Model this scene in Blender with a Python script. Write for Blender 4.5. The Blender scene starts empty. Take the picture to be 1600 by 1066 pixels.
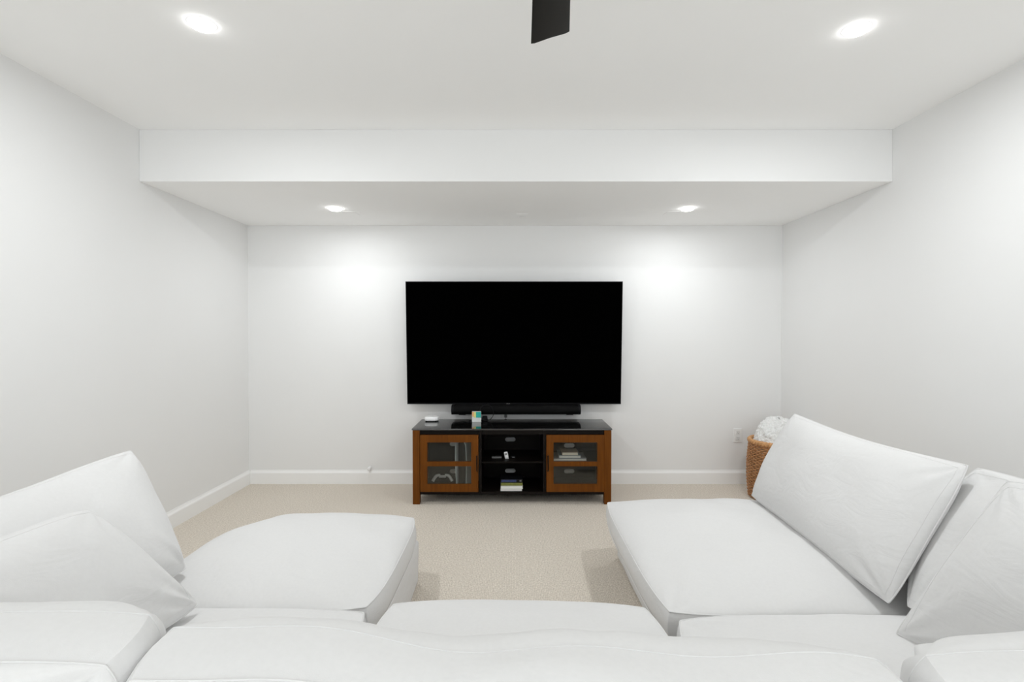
import bpy, bmesh, math, random
from mathutils import Vector, Matrix, noise
random.seed(7)
R = math.radians
S = bpy.context.scene
C = S.collection

# ---------------------------------------------------------------- camera
cam = bpy.data.cameras.new('camera'); cam.sensor_width = 36; cam.lens = 18.0; cam.clip_start = .02
co = bpy.data.objects.new('camera', cam); C.objects.link(co)
co.location = (0, 0, 1.35); co.rotation_euler = (R(90 - .79), 0, 0)
S.camera = co
# ---------------------------------------------------------------- world, exposure
W = bpy.data.worlds.new('world'); S.world = W; W.use_nodes = True
W.node_tree.nodes['Background'].inputs[0].default_value = (.945, .985, 1.0, 1)
W.node_tree.nodes['Background'].inputs[1].default_value = 2.25
S.view_settings.view_transform = 'Standard'; S.view_settings.look = 'None'
S.view_settings.exposure = 0.0; S.view_settings.gamma = 1.0; S.view_settings.use_curve_mapping = False
FAR_W, NEAR_W = 6.6, 13.6      # watts of the downlights: over the television, over the sofa
try:
    S.cycles.max_bounces = 14; S.cycles.diffuse_bounces = 10; S.cycles.transparent_max_bounces = 12
    S.cycles.use_denoising = True; S.cycles.sample_clamp_indirect = 8
except Exception: pass

# ---------------------------------------------------------------- materials
def mat(name, col, rough=.6, metal=0, spec=.5, grain=None, bump=None, emit=None, coat=0):
    m = bpy.data.materials.new(name); m.use_nodes = True
    nt = m.node_tree; N = nt.nodes; L = nt.links
    b = N['Principled BSDF']
    b.inputs['Base Color'].default_value = (*col, 1); b.inputs['Roughness'].default_value = rough
    b.inputs['Metallic'].default_value = metal; b.inputs['Specular IOR Level'].default_value = spec
    b.inputs['Coat Weight'].default_value = coat
    tc = N.new('ShaderNodeTexCoord'); mp = N.new('ShaderNodeMapping')
    L.new(tc.outputs['Object'], mp.inputs[0])
    nz = N.new('ShaderNodeTexNoise'); L.new(mp.outputs[0], nz.inputs['Vector'])
    g = grain or ((1, 1, 1), 20, .03)
    mp.inputs['Scale'].default_value = g[0]; nz.inputs['Scale'].default_value = g[1]; nz.inputs['Detail'].default_value = 5
    mx = N.new('ShaderNodeMix'); mx.data_type = 'RGBA'
    L.new(nz.outputs['Fac'], mx.inputs['Factor'])
    k = g[2]
    mx.inputs['A'].default_value = (*[max(0, c * (1 - k)) for c in col], 1)
    mx.inputs['B'].default_value = (*[min(1, c * (1 + k)) for c in col], 1)
    L.new(mx.outputs['Result'], b.inputs['Base Color'])
    if bump:
        n2 = N.new('ShaderNodeTexNoise'); n2.inputs['Scale'].default_value = bump[0]; n2.inputs['Detail'].default_value = 3
        L.new(tc.outputs['Object'], n2.inputs['Vector'])
        bp = N.new('ShaderNodeBump'); bp.inputs['Strength'].default_value = bump[1]; bp.inputs['Distance'].default_value = bump[2]
        L.new(n2.outputs['Fac'], bp.inputs['Height']); L.new(bp.outputs[0], b.inputs['Normal'])
    if emit:
        b.inputs['Emission Color'].default_value = (1, .995, .98, 1); b.inputs['Emission Strength'].default_value = emit
    return m

M = {}
M['wall'] = mat('wall_paint', (.79, .79, .787), .9, spec=.2, bump=(60, .06, .002), grain=((1, 1, 1), 3, .008))
M['ceil'] = mat('ceiling_paint', (.92, .92, .915), .95, spec=.15, bump=(80, .08, .002), grain=((1, 1, 1), 3, .008))
M['trim'] = mat('trim_paint', (.86, .86, .855), .45, spec=.4, grain=((1, 1, 1), 5, .01))
M['linen'] = mat('white_linen', (.705, .702, .70), .95, spec=.15, bump=(420, .18, .001), grain=((1, 1, 1), 90, .03))
M['wood'] = mat('cherry_wood', (.135, .042, .004), .38, spec=.12, grain=((26, 26, 1.6), 3, .5))
M['woodh'] = mat('cherry_wood_rail', (.135, .042, .004), .38, spec=.12, grain=((1.6, 26, 26), 3, .5))
M['dark'] = mat('espresso_wood', (.006, .004, .003), .45, spec=.12)
M['black'] = mat('black_plastic', (.005, .005, .006), .5, spec=.15)
M['grille'] = mat('speaker_cloth', (.005, .005, .005), .75, spec=.08, bump=(900, .3, .001))
M['screen'] = mat('television_screen', (.0005, .0005, .0005), .6, spec=0)
M['fan'] = mat('fan_blade_black', (.012, .011, .009), .5, spec=.2)
M['white'] = mat('white_plastic', (.86, .86, .86), .3)
M['grey'] = mat('grey_plastic', (.12, .12, .12), .5)
M['lgrey'] = mat('light_grey_card', (.62, .61, .58), .6)
M['silver'] = mat('silver', (.5, .5, .5), .3, metal=1)
M['shell'] = mat('console_shell', (.62, .68, .74), .4)
M['slot'] = mat('slot_dark', (.30, .30, .30), .6)
M['plate'] = mat('outlet_plate', (.80, .80, .79), .4)
M['plate2'] = mat('receptacle_plastic', (.74, .74, .73), .4)
M['wicker'] = mat('wicker', (.40, .19, .075), .55, grain=((1, 1, 1), 60, .5))
M['wicker_pale'] = mat('wicker_rim', (.56, .30, .13), .6, grain=((1, 1, 1), 60, .4))
M['paper'] = mat('paper', (.78, .75, .66), .8)
M['paper2'] = mat('paper_white', (.80, .80, .77), .8)
M['olive'] = mat('olive_cover', (.16, .17, .03), .5, grain=((1, 1, 1), 120, .6))
M['navy'] = mat('navy_cover', (.02, .035, .12), .4, grain=((1, 1, 1), 120, .8))
M['bluebook'] = mat('pale_blue_cover', (.28, .38, .45), .5)
M['greybook'] = mat('grey_cover', (.33, .34, .36), .5)
M['tan'] = mat('cream_cover', (.60, .50, .40), .6)
M['orange'] = mat('orange_card', (.80, .45, .20), .6)
M['yellow'] = mat('yellow_card', (.75, .75, .25), .6)
M['teal'] = mat('teal_card', (.02, .42, .36), .6)
M['card'] = mat('white_card', (.72, .74, .73), .6)
M['lens'] = mat('downlight_lens', (.9, .9, .9), .5, emit=14.0)

# carpet: looped pile with fleck
m = mat('carpet', (.50, .435, .36), 1.0, spec=.05); M['carpet'] = m
nt = m.node_tree; N = nt.nodes; L = nt.links; b = N['Principled BSDF']
tc = N['Texture Coordinate'] if 'Texture Coordinate' in N else N.new('ShaderNodeTexCoord')
vo = N.new('ShaderNodeTexVoronoi'); vo.inputs['Scale'].default_value = 130; L.new(tc.outputs['Object'], vo.inputs['Vector'])
nz = N.new('ShaderNodeTexNoise'); nz.inputs['Scale'].default_value = 110; nz.inputs['Detail'].default_value = 4; L.new(tc.outputs['Object'], nz.inputs['Vector'])
rp = N.new('ShaderNodeValToRGB'); rp.color_ramp.elements[0].position = .34; rp.color_ramp.elements[1].position = .66
rp.color_ramp.elements[0].color = (.56, .50, .43, 1); rp.color_ramp.elements[1].color = (.78, .72, .64, 1)
L.new(nz.outputs['Fac'], rp.inputs['Fac'])
wv = [N.new('ShaderNodeTexWave') for _ in range(2)]
for i, w in enumerate(wv):
    w.bands_direction = 'XY'[i]; w.inputs['Scale'].default_value = 34; w.inputs['Distortion'].default_value = 3.0; w.inputs['Detail'].default_value = 2
    L.new(tc.outputs['Object'], w.inputs['Vector'])
ad = N.new('ShaderNodeMath'); ad.operation = 'ADD'; L.new(wv[0].outputs['Fac'], ad.inputs[0]); L.new(wv[1].outputs['Fac'], ad.inputs[1])
mr = N.new('ShaderNodeMapRange'); mr.inputs[1].default_value = 0; mr.inputs[2].default_value = 2; mr.inputs[3].default_value = .84; mr.inputs[4].default_value = 1.10
L.new(ad.outputs[0], mr.inputs[0])
mu = N.new('ShaderNodeVectorMath'); mu.operation = 'SCALE'; L.new(rp.outputs[0], mu.inputs[0]); L.new(mr.outputs[0], mu.inputs['Scale'])
L.new(mu.outputs[0], b.inputs['Base Color'])
bp = N.new('ShaderNodeBump'); bp.inputs['Strength'].default_value = .5; bp.inputs['Distance'].default_value = .006
L.new(vo.outputs['Distance'], bp.inputs['Height']); L.new(bp.outputs[0], b.inputs['Normal'])

nt = M['linen'].node_tree; N = nt.nodes; L = nt.links
tc = N['Texture Coordinate']; mp = N.new('ShaderNodeMapping'); mp.inputs['Scale'].default_value = (1.0, 1.0, 2.2); mp.inputs['Rotation'].default_value = (.4, .7, .5)
L.new(tc.outputs['Object'], mp.inputs[0])
n3 = N.new('ShaderNodeTexNoise'); n3.inputs['Scale'].default_value = 5.5; n3.inputs['Detail'].default_value = 3; n3.inputs['Distortion'].default_value = 1.1
L.new(mp.outputs[0], n3.inputs['Vector'])
b2 = N.new('ShaderNodeBump'); b2.inputs['Strength'].default_value = .5; b2.inputs['Distance'].default_value = .009
L.new(n3.outputs['Fac'], b2.inputs['Height']); L.new(N['Bump'].outputs[0], b2.inputs['Normal']); L.new(b2.outputs[0], N['Principled BSDF'].inputs['Normal'])

# black glass top and smoked door glass
M['topglass'] = mat('black_glass', (.006, .006, .006), .04, spec=.9)
M['topglass'].node_tree.nodes['Principled BSDF'].inputs['IOR'].default_value = 1.9
g = bpy.data.materials.new('smoked_glass'); g.use_nodes = True; M['glass'] = g
nt = g.node_tree; N = nt.nodes; L = nt.links; N.clear()
o = N.new('ShaderNodeOutputMaterial'); tr = N.new('ShaderNodeBsdfTransparent'); tr.inputs[0].default_value = (.88, .88, .86, 1)
gl = N.new('ShaderNodeBsdfGlossy'); gl.inputs['Roughness'].default_value = .05; gl.inputs[0].default_value = (.8, .8, .75, 1)
mx = N.new('ShaderNodeMixShader'); mx.inputs[0].default_value = .045
L.new(tr.outputs[0], mx.inputs[1]); L.new(gl.outputs[0], mx.inputs[2]); L.new(mx.outputs[0], o.inputs[0])

# fluffy blanket material
M['fleece'] = mat('white_fleece', (.82, .82, .81), .95, spec=.1, bump=(55, .9, .02), grain=((1, 1, 1), 30, .06))

# ---------------------------------------------------------------- helpers
def link(name, me, m, parent=None, smooth=False):
    ob = bpy.data.objects.new(name, me); C.objects.link(ob)
    if m: me.materials.append(M[m] if isinstance(m, str) else m)
    if smooth:
        for p in me.polygons: p.use_smooth = True
    if parent:
        ob.parent = parent
        ob.matrix_parent_inverse = Matrix.Translation(-parent.location) if parent.type == 'EMPTY' and parent.parent is None else Matrix()
    return ob

class MB:
    """collects shapes in world coordinates, built as one mesh object"""
    def __init__(s): s.bm = bmesh.new()
    def box(s, x0, x1, y0, y1, z0, z1, bev=0, seg=2, rot=None):
        r = bmesh.ops.create_cube(s.bm, size=1)
        vs = r['verts']
        c = Vector(((x0+x1)/2, (y0+y1)/2, (z0+z1)/2)); d = (abs(x1-x0), abs(y1-y0), abs(z1-z0))
        for v in vs: v.co = Vector((v.co.x*d[0], v.co.y*d[1], v.co.z*d[2]))
        if bev:
            es = {e for v in vs for e in v.link_edges}
            rr = bmesh.ops.bevel(s.bm, geom=list(es), offset=bev, segments=seg, affect='EDGES', profile=.5)
            vs = list({v for f in rr['faces'] for v in f.verts} | {v for v in vs if v.is_valid})
        for v in vs:
            if rot: v.co = rot @ v.co
            v.co += c
        return s
    def cyl(s, p, r, z0, z1, n=32, r2=None):
        a = bmesh.ops.create_cone(s.bm, cap_ends=True, segments=n, radius1=r, radius2=r if r2 is None else r2, depth=z1-z0)
        for v in a['verts']: v.co += Vector((p[0], p[1], (z0+z1)/2))
        return s
    def tube(s, pts, r, n=8, closed=False):
        pts = [Vector(p) for p in pts]; k = len(pts); rings = []
        up = Vector((0, 0, 1)); prev = None
        for i, p in enumerate(pts):
            a = pts[(i-1) % k] if (closed or i) else p; c = pts[(i+1) % k] if (closed or i < k-1) else p
            t = (c-a)
            if t.length < 1e-9: t = Vector((1, 0, 0))
            t.normalize()
            if prev is None:
                x = t.cross(up)
                if x.length < .05: x = t.cross(Vector((1, 0, 0)))
            else: x = prev - t*prev.dot(t)
            if x.length < 1e-6: x = t.orthogonal()
            x.normalize(); prev = x; y = t.cross(x)
            rings.append([s.bm.verts.new(p + (x*math.cos(2*math.pi*j/n) + y*math.sin(2*math.pi*j/n))*r) for j in range(n)])
        for i in range(k if closed else k-1):
            A = rings[i]; B = rings[(i+1) % k]
            for j in range(n):
                s.bm.faces.new((A[j], A[(j+1) % n], B[(j+1) % n], B[j]))
        if not closed:
            s.bm.faces.new(rings[0][::-1]); s.bm.faces.new(rings[-1])
        return s
    def lathe(s, p, prof, n=40, cap=True):
        rings = []
        for r, z in prof:
            rings.append([s.bm.verts.new((p[0]+r*math.cos(2*math.pi*j/n), p[1]+r*math.sin(2*math.pi*j/n), p[2]+z)) for j in range(n)])
        for A, B in zip(rings, rings[1:]):
            for j in range(n): s.bm.faces.new((A[j], A[(j+1) % n], B[(j+1) % n], B[j]))
        if cap: s.bm.faces.new(rings[0][::-1]); s.bm.faces.new(rings[-1])
        return s
    def prism(s, poly, axis, a, b_):
        def P(u, v, w): return {'x': (w, u, v), 'y': (u, w, v), 'z': (u, v, w)}[axis]
        A = [s.bm.verts.new(P(u, v, a)) for u, v in poly]; B = [s.bm.verts.new(P(u, v, b_)) for u, v in poly]
        k = len(poly)
        s.bm.faces.new(A); s.bm.faces.new(B[::-1])
        for i in range(k): s.bm.faces.new((A[i], B[i], B[(i+1) % k], A[(i+1) % k]))
        return s
    def build(s, name, m, parent=None, smooth=False, auto=False):
        bmesh.ops.recalc_face_normals(s.bm, faces=s.bm.faces)
        org = None
        if parent is None:
            xs = [v.co for v in s.bm.verts]
            lo = Vector([min(c[i] for c in xs) for i in range(3)]); hi = Vector([max(c[i] for c in xs) for i in range(3)])
            org = Vector(((lo.x+hi.x)/2, (lo.y+hi.y)/2, lo.z))
            for v in s.bm.verts: v.co -= org
        me = bpy.data.meshes.new(name); s.bm.to_mesh(me); s.bm.free()
        ob = link(name, me, m, parent, smooth)
        if org is not None: ob.location = org
        elif parent.type == 'MESH' and parent.parent is None: ob.matrix_parent_inverse = Matrix.Translation(-parent.location)
        if auto:
            for p in me.polygons: p.use_smooth = True
            me.set_sharp_from_angle(angle=R(35))
        return ob

def tag(o, label=None, cat=None, group=None, kind=None):
    if label: o['label'] = label
    if cat: o['category'] = cat
    if group: o['group'] = group
    if kind: o['kind'] = kind
    return o
def thing(name, loc, label, cat, group=None):
    e = bpy.data.objects.new(name, None); C.objects.link(e); e.location = loc; e.empty_display_size = .1
    return tag(e, label, cat, group)
def struct(o, label): return tag(o, label, kind='structure')

# ---------------------------------------------------------------- room
XL, XR, YB, YF = -2.37, 2.42, 4.60, -2.0
ZC, ZS, YS = 2.65, 2.32, 3.27
T = .12
def simple(name, m, *bx, **k): return MB().box(*bx, **k).build(name, m)
struct(simple('floor', 'carpet', XL-T, XR+T, YF, YB+T, -.1, 0), 'beige looped carpet floor')
struct(simple('ceiling', 'ceil', XL-T, XR+T, YF, YB+T, ZC, ZC+T), 'white flat ceiling')
so = simple('ceiling_soffit', 'ceil', XL, XR, YS, YB, ZS, ZC, bev=.004, seg=2)
so.data.materials.append(M['wall'])                  # upright face takes the darker wall colour to imitate dimmer light there
for p in so.data.polygons:
    if p.normal.y < -.7: p.material_index = 1
struct(so, 'lowered white soffit across the back of the room')
struct(simple('wall_back', 'wall', XL-T, XR+T, YB, YB+T, 0, ZC), 'white wall behind the television')
struct(simple('wall_left', 'wall', XL-T, XL, YF, YB, 0, ZC), 'plain white wall on the left')
struct(simple('wall_right', 'wall', XR, XR+T, YF, YB, 0, ZC), 'plain white wall on the right')
prof = [(0, 0), (.016, 0), (.016, .096), (.014, .103), (.007, .112), (.005, .118), (.004, .124), (0, .124)]
a = MB().prism([(YB-d, z) for d, z in prof], 'x', XL+.016, XR-.016).build('baseboard_back', 'trim'); struct(a, 'white baseboard along the back wall')
a = MB().prism([(XL+d, z) for d, z in prof], 'y', YF, YB).build('baseboard_left', 'trim'); struct(a, 'white baseboard along the left wall')
a = MB().prism([(XR-d, z) for d, z in prof], 'y', YF, YB).build('baseboard_right', 'trim'); struct(a, 'white baseboard along the right wall')

# ---------------------------------------------------------------- downlights
def downlight(x, y, z, watts, label, group='recessed ceiling lights', r=.050):
    t = thing('recessed_downlight', (x, y, z), label, 'ceiling light', group)
    MB().lathe((x, y, z), [(r+.012, 0), (r+.011, -.0008), (r+.003, -.0014), (r-.001, -.0014), (r-.002, 0)], cap=False).build('trim_ring', 'white', t, smooth=True)
    MB().lathe((x, y, z), [(r, -.001), (r, -.006), (r*.93, -.013), (r*.7, -.018), (r*.35, -.021), (.002, -.0215)], n=36).build('lens', 'lens', t, smooth=True)
    la = bpy.data.lights.new('downlight_glow', 'AREA'); la.shape = 'DISK'; la.size = r*1.7; la.energy = watts
    la.color = (.955, .985, 1.0); la.spread = R(180)
    lo = bpy.data.objects.new('lamp', la); C.objects.link(lo); lo.parent = t; lo.location = (0, 0, -.026)
    return t
downlight(-1.362, 3.96, ZS, FAR_W, 'round lit downlight in the lowered soffit, left of the television')
downlight(1.352, 3.96, ZS, FAR_W, 'round lit downlight in the lowered soffit, right of the television')
downlight(-1.300, 2.165, ZC, NEAR_W, 'bright round downlight in the high ceiling, above the left ottoman', r=.046)
downlight(1.468, 2.20, ZC, NEAR_W, 'bright round downlight in the high ceiling, above the right chaise', r=.046)

# small plates in the soffit
def plate(x0, x1, y0, y1, label, slots=0):
    t = thing('ceiling_plate', ((x0+x1)/2, (y0+y1)/2, ZS), label, 'plate')
    MB().box(x0, x1, y0, y1, ZS-.002, ZS, bev=.0008).build('cover', 'ceil', t)
    f = MB(); w = .006
    for b_ in ((x0-w, x0, y0-w, y1+w), (x1, x1+w, y0-w, y1+w), (x0, x1, y0-w, y0), (x0, x1, y1, y1+w)): f.box(*b_, ZS-.0012, ZS)
    f.build('rim', 'ceil', t)
    for k in range(slots):
        yy = y0 + (k+1)*(y1-y0)/(slots+1)
        MB().box(x0+.012, x1-.012, yy-.008, yy+.008, ZS-.006, ZS-.0015, bev=.001).build('slot', 'plate2', t)
plate(-1.335, -1.245, 4.07, 4.20, 'small square white plate in the soffit beside the left downlight')
plate(1.235, 1.325, 4.07, 4.20, 'small square white plate in the soffit beside the right downlight')
plate(.038, .125, 4.14, 4.26, 'small white sensor plate in the middle of the soffit above the television', 2)

# ---------------------------------------------------------------- ceiling fan
fx, fy, fz = .091, 1.08, 2.363
t = thing('ceiling_fan', (fx, fy, ZC), 'black ceiling fan, one blade tip hanging into view at the top', 'ceiling fan')
MB().lathe((fx, fy, 0), [(.07, ZC), (.07, ZC-.02), (.045, ZC-.06), (.016, ZC-.065)]).build('canopy', 'fan', t, auto=True)
MB().cyl((fx, fy), .013, fz+.05, ZC-.06).build('downrod', 'fan', t, auto=True)
MB().lathe((fx, fy, fz), [(.02, .07), (.07, .06), (.10, .03), (.10, -.03), (.08, -.055), (.02, -.06)]).build('motor_housing', 'fan', t, auto=True)
def blade(ang):
    n = 18; L0, L1 = .09, .685
    b_ = MB(); rings = []
    for i in range(n+1):
        s_ = i/n; y = L0 + (L1-L0)*s_
        w = .0675 - .024*(1-s_)
        yl = y + (.012 if i == n else 0); yr = y - (.0 if i < n else .010)
        pit = R(-14); ring = []
        for (u, h) in ((-1, 0), (-.8, .004), (0, .006), (.8, .004), (1, 0), (.8, -.003), (0, -.001), (-.8, -.003)):
            yy = y + (-u*.004 if i == n else 0)
            ring.append(b_.bm.verts.new((u*w*math.cos(pit) + h*math.sin(-pit), yy, -u*w*math.sin(pit) + h)))
        rings.append(ring)
    for A, B in zip(rings, rings[1:]):
        for j in range(8): b_.bm.faces.new((A[j], A[(j+1) % 8], B[(j+1) % 8], B[j]))
    b_.bm.faces.new(rings[0][::-1]); b_.bm.faces.new(rings[-1])
    mt = Matrix.Translation((fx, fy, fz)) @ Matrix.Rotation(ang, 4, 'Z')
    bmesh.ops.transform(b_.bm, matrix=mt, verts=b_.bm.verts)
    b_.build('blade', 'fan', t, auto=True)
for k in range(3): blade(R(-3.3 + 120*k))

# ---------------------------------------------------------------- television (tilted slightly forward on its wall bracket)
tx = .0185
t = thing('television', (tx, 4.55, 1.27), 'huge black flat television mounted on the back wall, switched off', 'television')
rot = Matrix.Rotation(math.atan2(.066, 1.075), 4, 'X')
c0 = Vector((tx, 4.467, 1.268)); hw, hh = .9395, .537
def tvbox(name, m, x0, x1, y0, y1, z0, z1, bev=0, par=t):
    b_ = MB().box(x0, x1, y0, y1, z0, z1, bev=bev)
    bmesh.ops.transform(b_.bm, matrix=Matrix.Translation(c0) @ rot, verts=b_.bm.verts)
    return b_.build(name, m, par)
tvbox('body', 'black', -hw, hw, .002, .022, -hh, hh, .002)
tvbox('rear_housing', 'black', -.62, .62, .022, .055, -.45, .10, .008)
tvbox('screen', 'screen', -hw+.006, hw-.006, -.0015, .002, -hh+.012, hh-.006)
fr = MB(); w = .004
for b_ in ((-hw, -hw+w, -hh, hh), (hw-w, hw, -hh, hh), (-hw+w, hw-w, hh-w, hh), (-hw+w, hw-w, -hh, -hh+.010)): fr.box(b_[0], b_[1], -.003, .002, b_[2], b_[3])
bmesh.ops.transform(fr.bm, matrix=Matrix.Translation(c0) @ rot, verts=fr.bm.verts)
fr.build('bezel', 'black', t)
lg = MB()
lg.cyl((0, 0), .0045, 0, .001, n=16); lg.box(.008, .011, -.004, .004, 0, .001); lg.box(.011, .015, -.004, -.002, 0, .001); lg.box(.018, .024, -.004, .004, 0, .001)
bmesh.ops.transform(lg.bm, matrix=Matrix.Translation(c0) @ rot @ Matrix.Translation((-.062, -.003, -hh+.005)) @ Matrix.Rotation(R(90), 4, 'X'), verts=lg.bm.verts)
lg.build('emblem', 'grey', t)
MB().box(tx-.2, tx+.2, 4.50, 4.597, 1.05, 1.35, bev=.004).build('wall_bracket', 'black', t)

# soundbar on the wall under the television
t = thing('soundbar', (.035, 4.6, .69), 'long black soundbar mounted on the wall just below the television', 'speaker')
sb = MB(); pr = []
for k in range(13):
    a_ = R(-90 - 180*k/12); pr.append((4.475 + .045*math.cos(a_), .686 + .041*math.sin(a_)))
pr += [(4.57, .727), (4.57, .645)]
x0, x1 = -.528, .598
sb.prism(pr, 'x', x0+.02, x1-.02).build('cloth_body', 'grille', t, auto=True)
for xa, xb in ((x0, x0+.02), (x1-.02, x1)): MB().prism([(y+(y-4.5)*.01, z+(z-.686)*.02) for y, z in pr], 'x', xa, xb).build('end_cap', 'black', t, auto=True)
for xx in (x0+.09, x1-.09): MB().box(xx-.03, xx+.03, 4.49, 4.55, .637, .646, bev=.002).build('foot', 'black', t)
for xx in (-.25, .32): MB().box(xx-.03, xx+.03, 4.56, 4.60, .66, .72).build('mount', 'black', t)
c = MB().tube([(-.095+.002*math.sin(i), 4.585, .66 - .02*i) for i in range(18)], .0025).build('cord', 'plate2', None, smooth=True)
tag(c, 'thin pale cord hanging down the wall below the soundbar', 'cord')
c = thing('wall_plug', (-.055, 4.6, .60), 'small grey plug on the wall between soundbar and media console', 'plug')
MB().box(-.068, -.044, 4.575, 4.60, .600, .625, bev=.004).build('plug_body', 'grey', c)
MB().tube([(-.056, 4.578, .602), (-.055, 4.574, .58), (-.05, 4.575, .54), (-.045, 4.58, .48)], .0025).build('plug_cord', 'grey', c)

# ---------------------------------------------------------------- media console
Y0, Y1 = 4.03, 4.48
t = thing('media_console', (0, 4.25, 0), 'cherry wood media console with black glass top and two glazed doors under the television', 'cabinet')
px, py_ = .786, .056
for sx in (-1, 1):
    xa, xb = sorted((sx*px, sx*(px-py_)))
    for (ya, yb) in ((Y0+.004, Y0+.06), (Y1-.056, Y1)):
        MB().box(xa, xb, ya, yb, 0, .588, bev=.003).build('post', 'wood', t)
    MB().box(min(sx*.772, sx*.757), max(sx*.772, sx*.757), Y0+.06, Y1-.056, .075, .588).build('side_panel', 'wood', t)
MB().box(-.792, .792, Y0, Y1+.005, .590, .602, bev=.002).build('glass_top', 'topglass', t)
MB().box(-.73, .73, Y0+.022, Y0+.04, .552, .590).build('top_rail', 'dark', t)
MB().box(-.73, .73, Y0+.02, Y1-.02, .074, .096).build('bottom_panel', 'dark', t)
MB().box(-.73, .73, Y0+.03, Y1-.02, .582, .590).build('top_panel', 'dark', t)
for x in (-.252, .258): MB().box(x-.011, x+.011, Y0+.012, Y1-.012, .094, .584, bev=.001).build('divider', 'dark', t)
MB().box(-.241, .247, Y0+.03, Y1-.012, .322, .334).build('shelf', 'dark', t)
MB().box(.269, .757, Y0+.05, Y1-.012, .318, .330).build('shelf', 'dark', t)
# back panel with oval cable holes
bm = bmesh.new(); yb = Y1-.008
def loop(pts):
    vs = [bm.verts.new((x, yb, z)) for x, z in pts]
    return [bm.edges.new((vs[i], vs[(i+1) % len(vs)])) for i in range(len(vs))]
E = loop([(-.757, .075), (.757, .075), (.757, .585), (-.757, .585)])
for hx, hz in ((-.50, .385), (-.50, .145), (-.015, .425), (-.015, .150), (.502, .372), (.502, .145)):
    pts = []
    for k in range(24):
        a_ = 2*math.pi*k/24; cx = .027 if math.cos(a_) > 0 else -.027
        pts.append((hx + cx + .019*math.cos(a_), hz + .019*math.sin(a_)))
    E += loop(pts)
bmesh.ops.triangle_fill(bm, use_beauty=True, edges=E)
r = bmesh.ops.extrude_face_region(bm, geom=bm.faces[:])
for v in [g_ for g_ in r['geom'] if isinstance(g_, bmesh.types.BMVert)]: v.co.y += .006
q = MB(); q.bm.free(); q.bm = bm; q.build('back_panel', 'dark', t)
# doors
def door(x0, x1, hx, side):
    z0, z1 = .100, .551; st = .056; ya, yb2 = Y0+.002, Y0+.022
    bm = bmesh.new(); E = []
    def lp(xa, xb, za, zb):
        vs = [bm.verts.new((x, ya, z)) for x, z in ((xa, za), (xb, za), (xb, zb), (xa, zb))]
        return [bm.edges.new((vs[i], vs[(i+1) % 4])) for i in range(4)]
    E = lp(x0, x1, z0, z1) + lp(x0+st, x1-st, z0+.062, .304) + lp(x0+st, x1-st, .340, z1-.058)
    bmesh.ops.triangle_fill(bm, use_beauty=True, edges=E)
    rg = bmesh.ops.extrude_face_region(bm, geom=bm.faces[:])
    for v in [g_ for g_ in rg['geom'] if isinstance(g_, bmesh.types.BMVert)]: v.co.y = yb2
    d = MB(); d.bm.free(); d.bm = bm; d = d.build('door', 'wood', t)
    tag(d, 'glazed cherry door on the %s' % side)
    for (za, zb) in ((z0+.062, .304), (.340, z1-.058)):
        MB().box(x0+st, x1-st, ya+.011, ya+.014, za, zb).build('glass_pane', 'glass', d).matrix_parent_inverse = Matrix()
    h = MB().tube([(hx, ya, .268), (hx, ya-.018, .270), (hx, ya-.020, .285), (hx, ya-.020, .370), (hx, ya-.018, .385), (hx, ya, .387)], .005)
    h.build('handle', 'dark', d, smooth=True).matrix_parent_inverse = Matrix()
door(-.726, -.266, -.276, 'left'); door(.272, .730, .284, 'right')

# ---------------------------------------------------------------- things on and in the console
def rr_box(x0, x1, y0, y1, z0, z1, r, name, m, par, smooth=True, top=0):
    b_ = MB(); n = 8; prof_ = []
    for (cx, cy, a0) in ((x1-r, y1-r, 0), (x0+r, y1-r, 90), (x0+r, y0+r, 180), (x1-r, y0+r, 270)):
        for k in range(n+1): prof_.append((cx + r*math.cos(R(a0+90*k/n)), cy + r*math.sin(R(a0+90*k/n))))
    cx, cy = (x0+x1)/2, (y0+y1)/2
    rings = []
    for (s_, z) in ((.92, z0), (.985, z0+(z1-z0)*.1), (1, z0+(z1-z0)*.35), (.98, z0+(z1-z0)*.75), (.9, z0+(z1-z0)*.93), (.72, z1), (.3, z1+top)):
        rings.append([b_.bm.verts.new((cx+(x-cx)*s_, cy+(y-cy)*s_, z)) for x, y in prof_])
    for A, B in zip(rings, rings[1:]):
        for j in range(len(A)): b_.bm.faces.new((A[j], A[(j+1) % len(A)], B[(j+1) % len(A)], B[j]))
    b_.bm.faces.new(rings[0][::-1]); b_.bm.faces.new(rings[-1])
    return b_.build(name, m, par, smooth=smooth)
t = thing('wifi_router', (-.69, 4.4, .602), 'small flat white router on the left end of the glass top', 'router')
rr_box(-.749, -.629, 4.345, 4.455, .608, .642, .035, 'housing', 'white', t)
MB().box(-.738, -.640, 4.352, 4.448, .602, .610, bev=.003).build('base', 'black', t)

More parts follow.
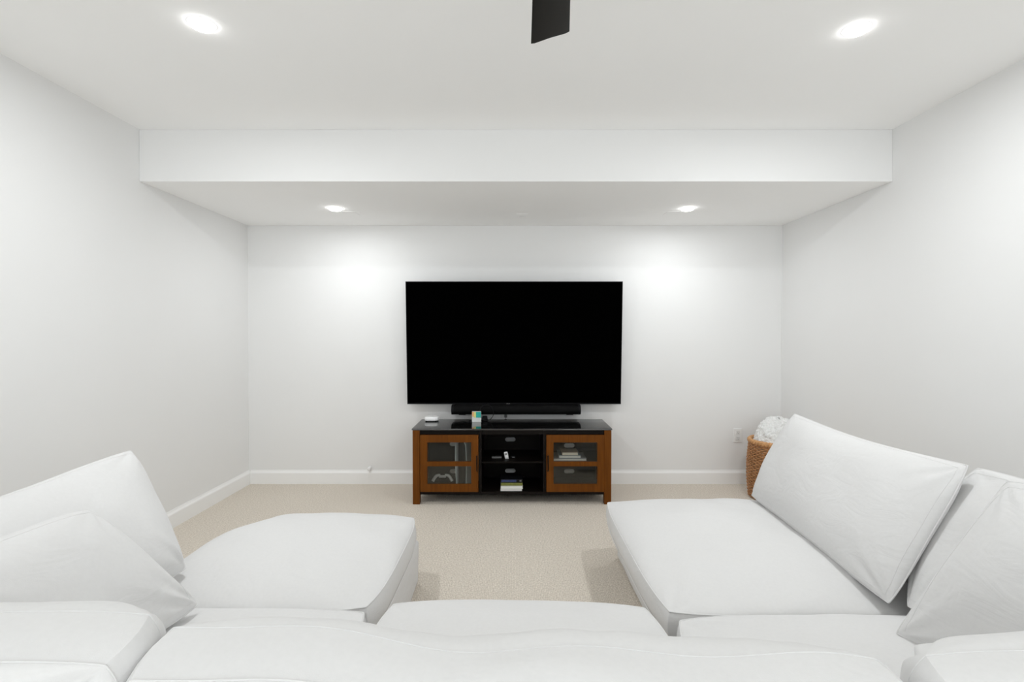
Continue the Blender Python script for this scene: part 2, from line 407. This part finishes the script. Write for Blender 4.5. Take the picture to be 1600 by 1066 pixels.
t = thing('card_box', (-.30, 4.35, .602), 'small upright white box with orange and teal print on the glass top', 'box')
MB().box(-.340, -.263, 4.335, 4.362, .602, .690, bev=.001).build('carton', 'card', t)
MB().box(-.339, -.322, 4.3335, 4.336, .648, .689).build('print_panel', 'orange', t)
MB().box(-.322, -.306, 4.3335, 4.336, .640, .689).build('print_panel', 'yellow', t)
MB().box(-.306, -.264, 4.3335, 4.336, .640, .689).build('print_panel', 'teal', t)
def arc(pts, n=10):
    out = []; P = [Vector(p) for p in pts]; P = [P[0]] + P + [P[-1]]
    for i in range(1, len(P)-2):
        for k in range(n):
            s_ = k/n; a, b_, c_, d = P[i-1:i+3]
            out.append(.5*((2*b_) + (c_-a)*s_ + (2*a-5*b_+4*c_-d)*s_*s_ + (3*b_-a-3*c_+d)*s_**3))
    out.append(P[-1]); return out
c = MB().tube(arc([(-.262, 4.37, .628), (-.275, 4.38, .69), (-.255, 4.385, .730), (-.21, 4.385, .745), (-.172, 4.385, .715), (-.160, 4.385, .665), (-.178, 4.38, .625), (-.21, 4.37, .608), (-.24, 4.36, .611),
    (-.252, 4.36, .632), (-.235, 4.36, .642), (-.215, 4.36, .626), (-.205, 4.375, .609), (-.25, 4.39, .606), (-.28, 4.40, .606), (-.35, 4.39, .606), (-.365, 4.37, .608)]), .0030).build('cable', 'black', None, smooth=True)
tag(c, 'thin black cable looping up behind the small printed box', 'cable')
c = rr_box(-.258, -.212, 4.395, 4.44, .602, .640, .015, 'power_adapter', 'black', None); tag(c, 'small black adapter lying beside the printed box', 'adapter')

t = thing('remote_control', (-.11, 4.2, .334), 'slim dark grey remote lying on the middle shelf', 'remote')
MB().box(-.165, -.085, 4.16, 4.195, .334, .348, bev=.004).build('casing', 'grey', t)
MB().box(-.150, -.135, 4.17, 4.185, .348, .350, bev=.0005).build('button', 'black', t)
t = thing('remote_control', (-.045, 4.17, .334), 'small white rounded remote standing up on the middle shelf', 'remote')
b_ = MB().box(-.016, .016, -.010, .010, 0, .054, bev=.009, seg=4); bmesh.ops.transform(b_.bm, matrix=Matrix.Translation((-.042, 4.16, .336)) @ Matrix.Rotation(R(-12), 4, 'Y') @ Matrix.Rotation(R(-18), 4, 'X'), verts=b_.bm.verts); b_.build('casing', 'white', t, smooth=True)
b_ = MB().lathe((0, 0, 0), [(.009, 0), (.009, .002), (.004, .002), (.004, 0)], n=20, cap=False); bmesh.ops.transform(b_.bm, matrix=Matrix.Translation((-.042, 4.16, .336)) @ Matrix.Rotation(R(-12), 4, 'Y') @ Matrix.Rotation(R(-18), 4, 'X') @ Matrix.Translation((0, -.010, .034)) @ Matrix.Rotation(R(90), 4, 'X'), verts=b_.bm.verts); b_.build('button_ring', 'grey', t, smooth=True)
MB().box(-.055, -.025, 4.155, 4.18, .334, .3375, bev=.001).build('foot', 'plate2', t)
t = thing('adapter', (.0, 4.2, .334), 'small black charger on the middle shelf right of the white remote', 'adapter')
MB().box(-.012, .030, 4.17, 4.20, .334, .352, bev=.004).build('casing', 'black', t)
MB().box(.002, .022, 4.168, 4.171, .339, .346).build('print', 'grey', t)

def book(x0, x1, y0, y1, z0, z1, cover, page, label, group, ang=0):
    t = thing('book', ((x0+x1)/2, (y0+y1)/2, z0), label, 'book', group)
    c = Vector(((x0+x1)/2, (y0+y1)/2, 0)); mt = Matrix.Translation(c) @ Matrix.Rotation(R(ang), 4, 'Z') @ Matrix.Translation(-c)
    h = .0022
    b_ = MB().box(x0, x1, y0, y1, z0, z0+h); b_.box(x0, x1, y0, y1, z1-h, z1); b_.box(x0, x0+h, y0, y1, z0+h, z1-h)
    bmesh.ops.transform(b_.bm, matrix=mt, verts=b_.bm.verts); b_.build('cover', cover, t)
    b_ = MB().box(x0+h, x1-.003, y0+.003, y1-.003, z0+h, z1-h)
    bmesh.ops.transform(b_.bm, matrix=mt, verts=b_.bm.verts); b_.build('pages', page, t)
gname = 'books stacked on the bottom of the middle bay'
zb = .0965
book(-.092, .080, 4.07, 4.24, zb, zb+.015, 'paper2', 'paper2', 'white book at the bottom of the middle stack', gname)
book(-.092, .085, 4.07, 4.25, zb+.0155, zb+.040, 'lgrey', 'paper2', 'thick white book second from the bottom of the middle stack', gname, 1.5)
t = thing('book', (0, 4.16, zb+.04), 'book with olive green patterned cover in the middle stack', 'book', gname)
MB().box(-.090, .085, 4.075, 4.24, zb+.0405, zb+.062, bev=.002).build('cover', 'olive', t)
t = thing('game_case', (0, 4.16, zb+.062), 'dark case with blue print on top of the middle stack', 'case', gname)
MB().box(-.090, .085, 4.08, 4.22, zb+.0625, zb+.092, bev=.002).build('casing', 'black', t)
MB().box(-.085, .035, 4.0785, 4.081, zb+.068, zb+.086).build('print_panel', 'navy', t)
MB().box(.060, .076, 4.0785, 4.081, zb+.072, zb+.084).build('print_panel', 'grey', t)
gname = 'books stacked behind the upper glass of the right door'
zb = .3305
book(.335, .600, 4.10, 4.32, zb, zb+.018, 'greybook', 'paper2', 'wide grey book at the bottom of the stack behind glass', gname)
book(.378, .555, 4.11, 4.30, zb+.0185, zb+.040, 'bluebook', 'paper2', 'pale blue book in the middle of the stack behind glass', gname)
book(.405, .535, 4.12, 4.27, zb+.0405, zb+.062, 'tan', 'paper', 'small cream book on top of the stack behind glass', gname)

# game console standing on end behind the left door
t = thing('game_console', (-.345, 4.2, .096), 'tall pale game console standing on end behind the left glass door', 'game console')
def fin(side):
    b_ = MB(); nz_ = 22; ny = 12; th = .008; gridv = []
    for lay in (0, 1):
        g_ = []
        for i in range(nz_+1):
            s_ = i/nz_; z = .104 + .385*s_; row = []
            for j in range(ny+1):
                v = j/ny
                out = .030 + .010*math.cos((s_-.45)*2.4) + .012*(1-math.sin(v*math.pi)) * (.4 + s_*.5)
                if s_ > .88: out -= .018*((s_-.88)/.12)**2
                x = -.338 + side*(out + lay*th*.6)
                row.append(b_.bm.verts.new((x + .03*(1-s_)*0 - .012*s_, 4.10 + .24*v + .01*s_, z - .012*abs(v-.4)*s_)))
            g_.append(row)
        gridv.append(g_)
    for lay in (0, 1):
        for i in range(nz_):
            for j in range(ny): b_.bm.faces.new((gridv[lay][i][j], gridv[lay][i+1][j], gridv[lay][i+1][j+1], gridv[lay][i][j+1]))
    A, B = gridv
    per = [(0, j) for j in range(ny)] + [(i, ny) for i in range(nz_)] + [(nz_, j) for j in range(ny, 0, -1)] + [(i, 0) for i in range(nz_, 0, -1)]
    for k in range(len(per)):
        (i, j), (i2, j2) = per[k], per[(k+1) % len(per)]
        b_.bm.faces.new((A[i][j], A[i2][j2], B[i2][j2], B[i][j]))
    b_.build('side_shell', 'shell', t, auto=True)
fin(-1); fin(1)
MB().box(-.376, -.318, 4.115, 4.33, .104, .470, bev=.012, seg=3).build('core', 'black', t, auto=True)
MB().lathe((-.345, 4.21, .0965), [(.075, 0), (.078, .004), (.074, .0085), (.01, .009)]).build('stand', 'shell', t, auto=True)
tb = bpy.data.objects[t.name]
tb.rotation_euler = (0, 0, R(-23)); tb.location = (-.378, 4.215, .096)
# gamepad
t = thing('game_controller', (-.586, 4.31, .097), 'white and black game controller behind the lower glass of the left door', 'game controller')
gx, gy, gz = -.586, 4.31, .099
for sx in (-1, 1):
    pts = arc([(gx+sx*.020, gy, gz+.056), (gx+sx*.048, gy-.002, gz+.054), (gx+sx*.066, gy-.006, gz+.036), (gx+sx*.082, gy-.012, gz+.010)], 6)
    b_ = MB(); b_.tube(pts, .013, n=12)
    b_.build('grip', 'white', t, smooth=True)
    MB().lathe((gx+sx*.026, gy-.020, gz+.026), [(.010, 0), (.010, .006), (.004, .008)], n=18).build('stick', 'black', t, smooth=True)
MB().box(gx-.040, gx+.040, gy-.014, gy+.012, gz+.020, gz+.056, bev=.010, seg=3).build('core', 'black', t, smooth=True)
MB().box(gx-.030, gx+.030, gy-.018, gy-.010, gz+.040, gz+.062, bev=.004, seg=2).build('touchpad', 'white', t, smooth=True)
c = MB().tube(arc([(-.40, 4.44, .10), (-.44, 4.42, .105), (-.47, 4.43, .15), (-.50, 4.46, .155), (-.50, 4.52, .15)]), .003).build('cable', 'grey', None, smooth=True)
tag(c, 'grey cable running out through the lower hole behind the left door', 'cable')
c = MB().tube(arc([(-.415, 4.445, .28), (-.43, 4.44, .27), (-.46, 4.44, .34), (-.49, 4.47, .388), (-.49, 4.52, .38)]), .003).build('cable', 'black', None, smooth=True)
tag(c, 'black cable running up behind the game console to the upper hole', 'cable')

# outlet
t = thing('wall_outlet', (2.032, 4.6, .44), 'white double power outlet low on the back wall beside the basket', 'outlet')
ox, oz = 2.032, .437
MB().box(ox-.040, ox+.040, 4.593, 4.600, oz-.062, oz+.062, bev=.003).build('cover_plate', 'plate', t)
for dz in (-.026, .026):
    rc = MB().box(ox-.019, ox+.019, 4.590, 4.594, oz+dz-.017, oz+dz+.017, bev=.0015).build('receptacle', 'plate2', t)
    sl = MB()
    for dx in (-.007, .007): sl.box(ox+dx-.0015, ox+dx+.0015, 4.5893, 4.591, oz+dz-.001, oz+dz+.010)
    sl.box(ox-.003, ox+.003, 4.5893, 4.591, oz+dz-.012, oz+dz-.006)
    sl.build('slots', 'slot', rc).matrix_parent_inverse = Matrix()
t = thing('door_stop', (-1.275, 4.585, .13), 'small round white door stop on the baseboard left of the media console', 'door stop')
b_ = MB().lathe((0, 0, 0), [(.015, 0), (.015, .006), (.008, .010), (.008, .028), (.016, .032), (.017, .042), (.010, .048)], n=20)
bmesh.ops.transform(b_.bm, matrix=Matrix.Translation((-1.278, 4.600, .142)) @ Matrix.Rotation(R(90), 4, 'X'), verts=b_.bm.verts); b_.build('bumper', 'white', t, smooth=True)

# ---------------------------------------------------------------- wicker basket and blanket
bx, by = 2.175, 4.20
t = thing('wicker_basket', (bx, by, 0), 'brown woven wicker basket in the right corner, mostly hidden by the sofa pillow', 'basket')
def brad(z): return .196 + .022*math.sin(math.pi*min(1, z/.46)*.8 + .35)
NS = 44
wv_ = MB(); rows = 34
for k in range(rows):
    z = .012 + .445*k/(rows-1); pts = []
    for j in range(NS*4):
        a_ = 2*math.pi*j/(NS*4)
        rr = brad(z) + .0045*math.cos(NS/2*a_ + (math.pi if k % 2 else 0))
        pts.append((bx + rr*math.cos(a_), by + rr*math.sin(a_), z + .0015*math.sin(7*a_+k)))
    wv_.tube(pts, .0062, n=5, closed=True)
wv_ = wv_.build('weave', 'wicker', t, smooth=True); tag(wv_, kind='stuff')
st = MB()
for k in range(NS):
    a_ = 2*math.pi*(k+.5)/NS
    st.tube([(bx + brad(z)*math.cos(a_), by + brad(z)*math.sin(a_), z) for z in [.005 + .455*i/8 for i in range(9)]], .004, n=5)
st = st.build('stakes', 'wicker', t, smooth=True); tag(st, kind='stuff')
rm = MB(); 
for ph in (0, math.pi):
    rm.tube([(bx + (brad(.46)+.006*math.cos(24*a_+ph))*math.cos(a_), by + (brad(.46)+.006*math.cos(24*a_+ph))*math.sin(a_), .468 + .009*math.sin(24*a_+ph)) for a_ in [2*math.pi*j/288 for j in range(288)]], .012, n=8, closed=True)
rm.build('rim', 'wicker_pale', t, smooth=True)
MB().cyl((bx, by), .185, .004, .016).build('bottom', 'wicker', t)
# blanket
b_ = MB(); nn, mm = 150, 60; rings = []
for i in range(mm):
    s_ = i/(mm-1); el = s_*math.pi/2; row = []
    for j in range(nn):
        a_ = 2*math.pi*j/nn
        lump = 1 + .10*noise.noise(Vector((math.cos(a_)*1.6, math.sin(a_)*1.6, s_*2+3)))
        ru = .188*lump*math.cos(el)**.75; z = .40 + .262*math.sin(el)*lump
        p = Vector((bx + .02*s_ + ru*math.cos(a_), by + ru*math.sin(a_), z))
        curl = abs(noise.noise(p*34)) * .020 + noise.noise(p*75)*.005
        nrm = Vector((math.cos(a_)*math.cos(el), math.sin(a_)*math.cos(el), math.sin(el)))
        row.append(b_.bm.verts.new(p + nrm*(curl - .008)))
    rings.append(row)
for A, B in zip(rings, rings[1:]):
    for j in range(nn): b_.bm.faces.new((A[j], A[(j+1) % nn], B[(j+1) % nn], B[j]))
b_.bm.faces.new(rings[0][::-1]); b_.bm.faces.new(rings[-1])
c = b_.build('blanket', 'fleece', None, smooth=True)
tag(c, 'fluffy white blanket heaped in the wicker basket', 'blanket')

# ---------------------------------------------------------------- sofa
def spaced(n, k=1.6):
    out = []
    for i in range(n+1):
        t_ = 2*i/n - 1
        out.append(math.copysign(1 - (1-abs(t_))**k, t_))
    return out

def cushion(name, P, tf, tb, parent=None, nu=84, nv=64, a=2.6, b_exp=.55, gus=0.0, rnd=.08, pinch=0.0, amp=.006, fr=(5, 5), corner=.010, seed=0, deform=None, seam=True, seam_r=.0032, m='linen'):
    """soft cushion: P = four corners of its mid plane (bottom left, bottom right, top right, top left);
    tf / tb bulge on the face side and on the far side, gus = half height of the side band"""
    P = [Vector(p) for p in P]
    n = ((P[1]-P[0] + P[2]-P[3]).cross(P[3]-P[0] + P[2]-P[1])).normalized()
    U = spaced(nu); V = spaced(nv)
    w = ((P[1]-P[0]).length + (P[2]-P[3]).length)/2; h = ((P[3]-P[0]).length + (P[2]-P[1]).length)/2
    def base(u, v):
        uu = u*math.sqrt(max(0, 1 - rnd*v**4)) * (1 - pinch*(1-v*v)); vv = v*math.sqrt(max(0, 1 - rnd*u**4)) * (1 - pinch*(1-u*u))
        s, t_ = (uu+1)/2, (vv+1)/2
        return P[0]*(1-s)*(1-t_) + P[1]*s*(1-t_) + P[2]*s*t_ + P[3]*(1-s)*t_
    def wr(u, v, side):
        q = Vector((u*w/2*fr[0], v*h/2*fr[1], seed*3.1 + side*7))
        d = amp*(noise.noise(q) + .5*noise.noise(q*2.1)) 
        for cu in (-1, 1):
            for cv in (-1, 1):
                dx, dy = (u-cu)*w/2, (v-cv)*h/2; r_ = math.hypot(dx, dy)
                an = math.atan2(abs(dy), abs(dx)+1e-6)
                d += corner*noise.noise(Vector((an*3.4, r_*2.0, seed+cu*3+cv*11+side*5)))*math.exp(-(r_/.17)**2)*min(1, r_/.05)
        return d
    def pt(u, v, side):
        pr_ = max(0, (1-abs(u)**a)*(1-abs(v)**a))**b_exp
        T_ = tf if side > 0 else tb
        ed = min(1, pr_*2.2)
        p = base(u, v) + n*side*(gus + T_*pr_ + wr(u, v, side)*ed)
        if deform: p = deform(p, u, v, side)
        return p
    bm = bmesh.new(); G = {}
    for side in (1, -1):
        G[side] = [[bm.verts.new(pt(u, v, side)) for v in V] for u in U]
        if side < 0 and gus == 0:
            pass
        for i in range(nu):
            for j in range(nv):
                q = (G[side][i][j], G[side][i+1][j], G[side][i+1][j+1], G[side][i][j+1])
                bm.faces.new(q if side > 0 else q[::-1])
    per = [(i, 0) for i in range(nu)] + [(nu, j) for j in range(nv)] + [(i, nv) for i in range(nu, 0, -1)] + [(0, j) for j in range(nv, 0, -1)]
    if gus > 0:
        cen = (P[0]+P[1]+P[2]+P[3])/4; prev = [G[1][i][j] for i, j in per]
        K = 5
        for k in range(1, K+1):
            if k == K: cur = [G[-1][i][j] for i, j in per]
            else:
                cur = []
                f_ = k/K
                for q, (i, j) in enumerate(per):
                    A_, B_ = G[1][i][j].co, G[-1][i][j].co
                    p = A_.lerp(B_, f_); out = (p-cen) - n*(p-cen).dot(n); out.normalize()
                    p = p + out*(.011*math.sin(f_*math.pi) + .005*noise.noise(Vector((q*.06, f_, seed))))
                    cur.append(bm.verts.new(p))
            for q in range(len(per)):
                q2 = (q+1) % len(per); bm.faces.new((prev[q2], prev[q], cur[q], cur[q2]))
            prev = cur
    loops = [[G[1][i][j].co.copy() for i, j in per]]
    if gus == 0:                                   # knife edge pillow: flange seam a finger's width inside the edge
        ki = min(range(nu//2), key=lambda i: abs((1+U[i])*w/2 - .022)); kj = min(range(nv//2), key=lambda j: abs((1+V[j])*h/2 - .022))
        pin = [(i, kj) for i in range(ki, nu-ki)] + [(nu-ki, j) for j in range(kj, nv-kj)] + [(i, nv-kj) for i in range(nu-ki, ki, -1)] + [(ki, j) for j in range(nv-kj, kj, -1)]
        loops.append([G[1][i][j].co.copy() for i, j in pin])
    if gus == 0:
        bmesh.ops.remove_doubles(bm, verts=bm.verts, dist=1e-5)
    if gus > 0: loops.append([G[-1][i][j].co.copy() for i, j in per])
    q = MB(); q.bm.free(); q.bm = bm
    ob = q.build(name, m, parent, smooth=True)
    if seam:
        s_ = MB()
        for lk, lp in enumerate(loops):
            l2 = [lp[0]]
            for p in lp[1:]:
                if (p-l2[-1]).length > .006: l2.append(p)
            s_.tube(l2, seam_r if (gus > 0 or lk == 0) else .0009, n=6, closed=True)
        so = s_.build('seam', m, ob, smooth=True)
        so.matrix_parent_inverse = Matrix.Translation(-ob.location) if parent is None else Matrix()
    return ob

def seat(name, x0, x1, y0, y1, zb, ze, crown, parent, seed, drop=None, **k):
    """horizontal seat cushion: zb bottom, ze upper seam height, crown = rise of the top in its middle"""
    g_ = (ze-zb)/2; zm = (ze+zb)/2
    z4 = [zm]*4
    if drop: z4 = [zm+d for d in drop]
    P = [(x0, y0, z4[0]), (x1, y0, z4[1]), (x1, y1, z4[2]), (x0, y1, z4[3])]
    kw = dict(gus=g_, a=2.4, b_exp=.62, rnd=.10, amp=.013, fr=(3.4, 3.4), corner=.020, seed=seed); kw.update(k)
    return cushion(name, P, crown, .004, parent, **kw)

def base(x0, x1, y0, y1, z1, parent, seed=0):
    b_ = MB().box(x0, x1, y0, y1, .003, z1, bev=.018, seg=4)
    bmesh.ops.subdivide_edges(b_.bm, edges=[e for e in b_.bm.edges if e.calc_length() > .2], cuts=14, use_grid_fill=True)
    b_.bm.normal_update()
    for v in b_.bm.verts:
        f_ = noise.noise(v.co*5 + Vector((seed, 0, 0)))*.006
        v.co += Vector((v.normal.x, v.normal.y, 0))*f_
    return b_.build('base', 'linen', parent, smooth=True)

# left ottoman
def far_round(p, u, v, side):
    if u < 0 and v > 0: return p + Vector((.16, -.10, 0))*(abs(u)**3)*(v**3)
    return p
GS = 'sectional sofa sections'
t = thing('ottoman', (-.95, 2.3, 0), 'white slipcovered ottoman section on the left, facing the television', 'sofa', GS)
base(-1.40, -.505, 1.82, 2.765, .235, t, 1)
seat('seat_cushion', -1.45, -.50, 1.825, 2.80, .235, .350, .088, t, 11, rnd=.14, a=2.2, deform=far_round)
# left corner section
t = thing('sofa_section', (-1.0, 1.2, 0), 'white slipcovered left corner section with loose pillows on its back', 'sofa', GS)
base(-1.66, -.49, .80, 1.795, .235, t, 2)
seat('seat_cushion', -1.64, -.490, .86, 1.805, .238, .372, .055, t, 12)
MB().box(-1.86, -1.67, .62, 1.80, .003, .64, bev=.03, seg=4).build('side_frame', 'linen', t, auto=True)
MB().box(-1.66, -.49, .60, .795, .003, .64, bev=.03, seg=4).build('back_frame', 'linen', t, auto=True)
# middle section
t = thing('sofa_section', (0, 1.2, 0), 'white slipcovered middle section between the two corner sections', 'sofa', GS)
base(-.475, .515, .80, 1.80, .235, t, 3)
seat('seat_cushion', -.462, .512, .86, 1.87, .238, .378, .080, t, 13, drop=(0, 0, -.02, -.005), rnd=.14)
MB().box(-.48, .515, .60, .80, .003, .64, bev=.03, seg=4).build('back_frame', 'linen', t, auto=True)
# right corner section
t = thing('sofa_section', (1.05, 1.2, 0), 'white slipcovered right corner section with tall pillows on its back', 'sofa', GS)
base(.53, 1.61, .80, 1.79, .235, t, 4)
seat('seat_cushion', .54, 1.60, .86, 1.785, .238, .360, .070, t, 14, rnd=.14)
MB().box(1.62, 1.80, .62, 1.80, .003, .64, bev=.03, seg=4).build('side_frame', 'linen', t, auto=True)
MB().box(.525, 1.62, .60, .80, .003, .64, bev=.03, seg=4).build('back_frame', 'linen', t, auto=True)
# right chaise
t = thing('chaise', (1.1, 2.45, 0), 'white slipcovered chaise on the right with one long back pillow', 'sofa', GS)
base(.635, 1.60, 1.81, 3.08, .235, t, 5)
seat('seat_cushion', .545, 1.60, 1.815, 3.08, .238, .340, .095, t, 15, rnd=.10, corner=.02)
MB().box(1.62, 1.80, 1.81, 3.05, .003, .64, bev=.03, seg=4).build('side_frame', 'linen', t, auto=True)

GP = 'loose back pillows of the sectional'
def pillow(label, P, tf, tb, seed, **k):
    kw = dict(a=2.6, b_exp=.52, rnd=.07, pinch=.025, amp=.012, fr=(3, 3), corner=.018, seed=seed); kw.update(k)
    return tag(cushion('back_pillow', P, tf, tb, None, **kw), label, 'pillow', GP)

# far left: face towards +x
pillow('white back pillow leaning at the far left, its corner pointing up against the left wall',
       [(-1.37, 1.28, .44), (-1.27, 2.01, .42), (-1.63, 2.20, .865), (-1.70, 1.30, .79)], .11, .10, 1, amp=.018, rnd=.10)
pillow('white back pillow at the left edge, in front of the pointed one',
       [(-1.13, 1.16, .455), (-1.055, 1.745, .42), (-1.33, 1.60, .815), (-1.42, 1.10, .80)], .08, .08, 2, amp=.018, rnd=.12)
# right: face towards -x
def sag(p, u, v, side):
    return p - Vector((0, 0, .028*(1-u*u)*max(0, v)))
pillow('long white back pillow on the right chaise beside the wicker basket',
       [(1.375, 2.95, .415), (1.325, 1.775, .39), (1.64, 1.81, .885), (1.64, 2.98, .895)], .11, .09, 3, amp=.012, pinch=.02, deform=sag)
def tuck(p, u, v, side):
    return p + Vector((.008, .085, 0))*(1-v*v)*(1-u)/2
pillow('white pillow wedged behind the end of the long chaise pillow',
       [(1.37, 1.775, .395), (1.47, 1.24, .42), (1.73, 1.24, .87), (1.71, 1.88, .865)], .05, .05, 4, deform=tuck)
pillow('tall white pillow at the right edge of the photo',
       [(1.19, 1.59, .41), (1.36, 1.10, .43), (1.54, 1.05, .94), (1.445, 1.49, .93)], .08, .07, 5, amp=.018)
# foreground row: boxed cushions standing upright, seen from behind and above
BX = dict(gus=.055, a=4, b_exp=.5, rnd=.16, pinch=0, corner=.02, seam_r=.0018)
pillow('white back pillow at the bottom left corner, nearest to the camera',
       [(-.72, .95, .45), (-1.45, .93, .45), (-1.50, .835, .830), (-.625, .88, .838)], .09, .05, 6, amp=.014, **BX)
def slump(p, u, v, side):
    k = max(0, min(1, (.95-u)/.9)); k = k*k*(3-2*k)             # the left end stands up, the rest has sunk
    return p - Vector((0, .03*k*max(0, v), .032*k*max(0, v) + .008*math.sin(u*9)*max(0, v)**2))
pillow('wide white back pillow along the bottom of the photo',
       [(.71, .96, .45), (-.62, .95, .45), (-.675, .87, .822), (.70, .875, .803)], .085, .05, 7, amp=.018, fr=(5.5, 2.2), nu=120, deform=slump, **BX)
pillow('white back pillow at the bottom right corner, nearest to the camera',
       [(1.50, .94, .45), (.77, .95, .45), (.715, .865, .765), (1.50, .86, .765)], .085, .05, 8, amp=.014, **BX)
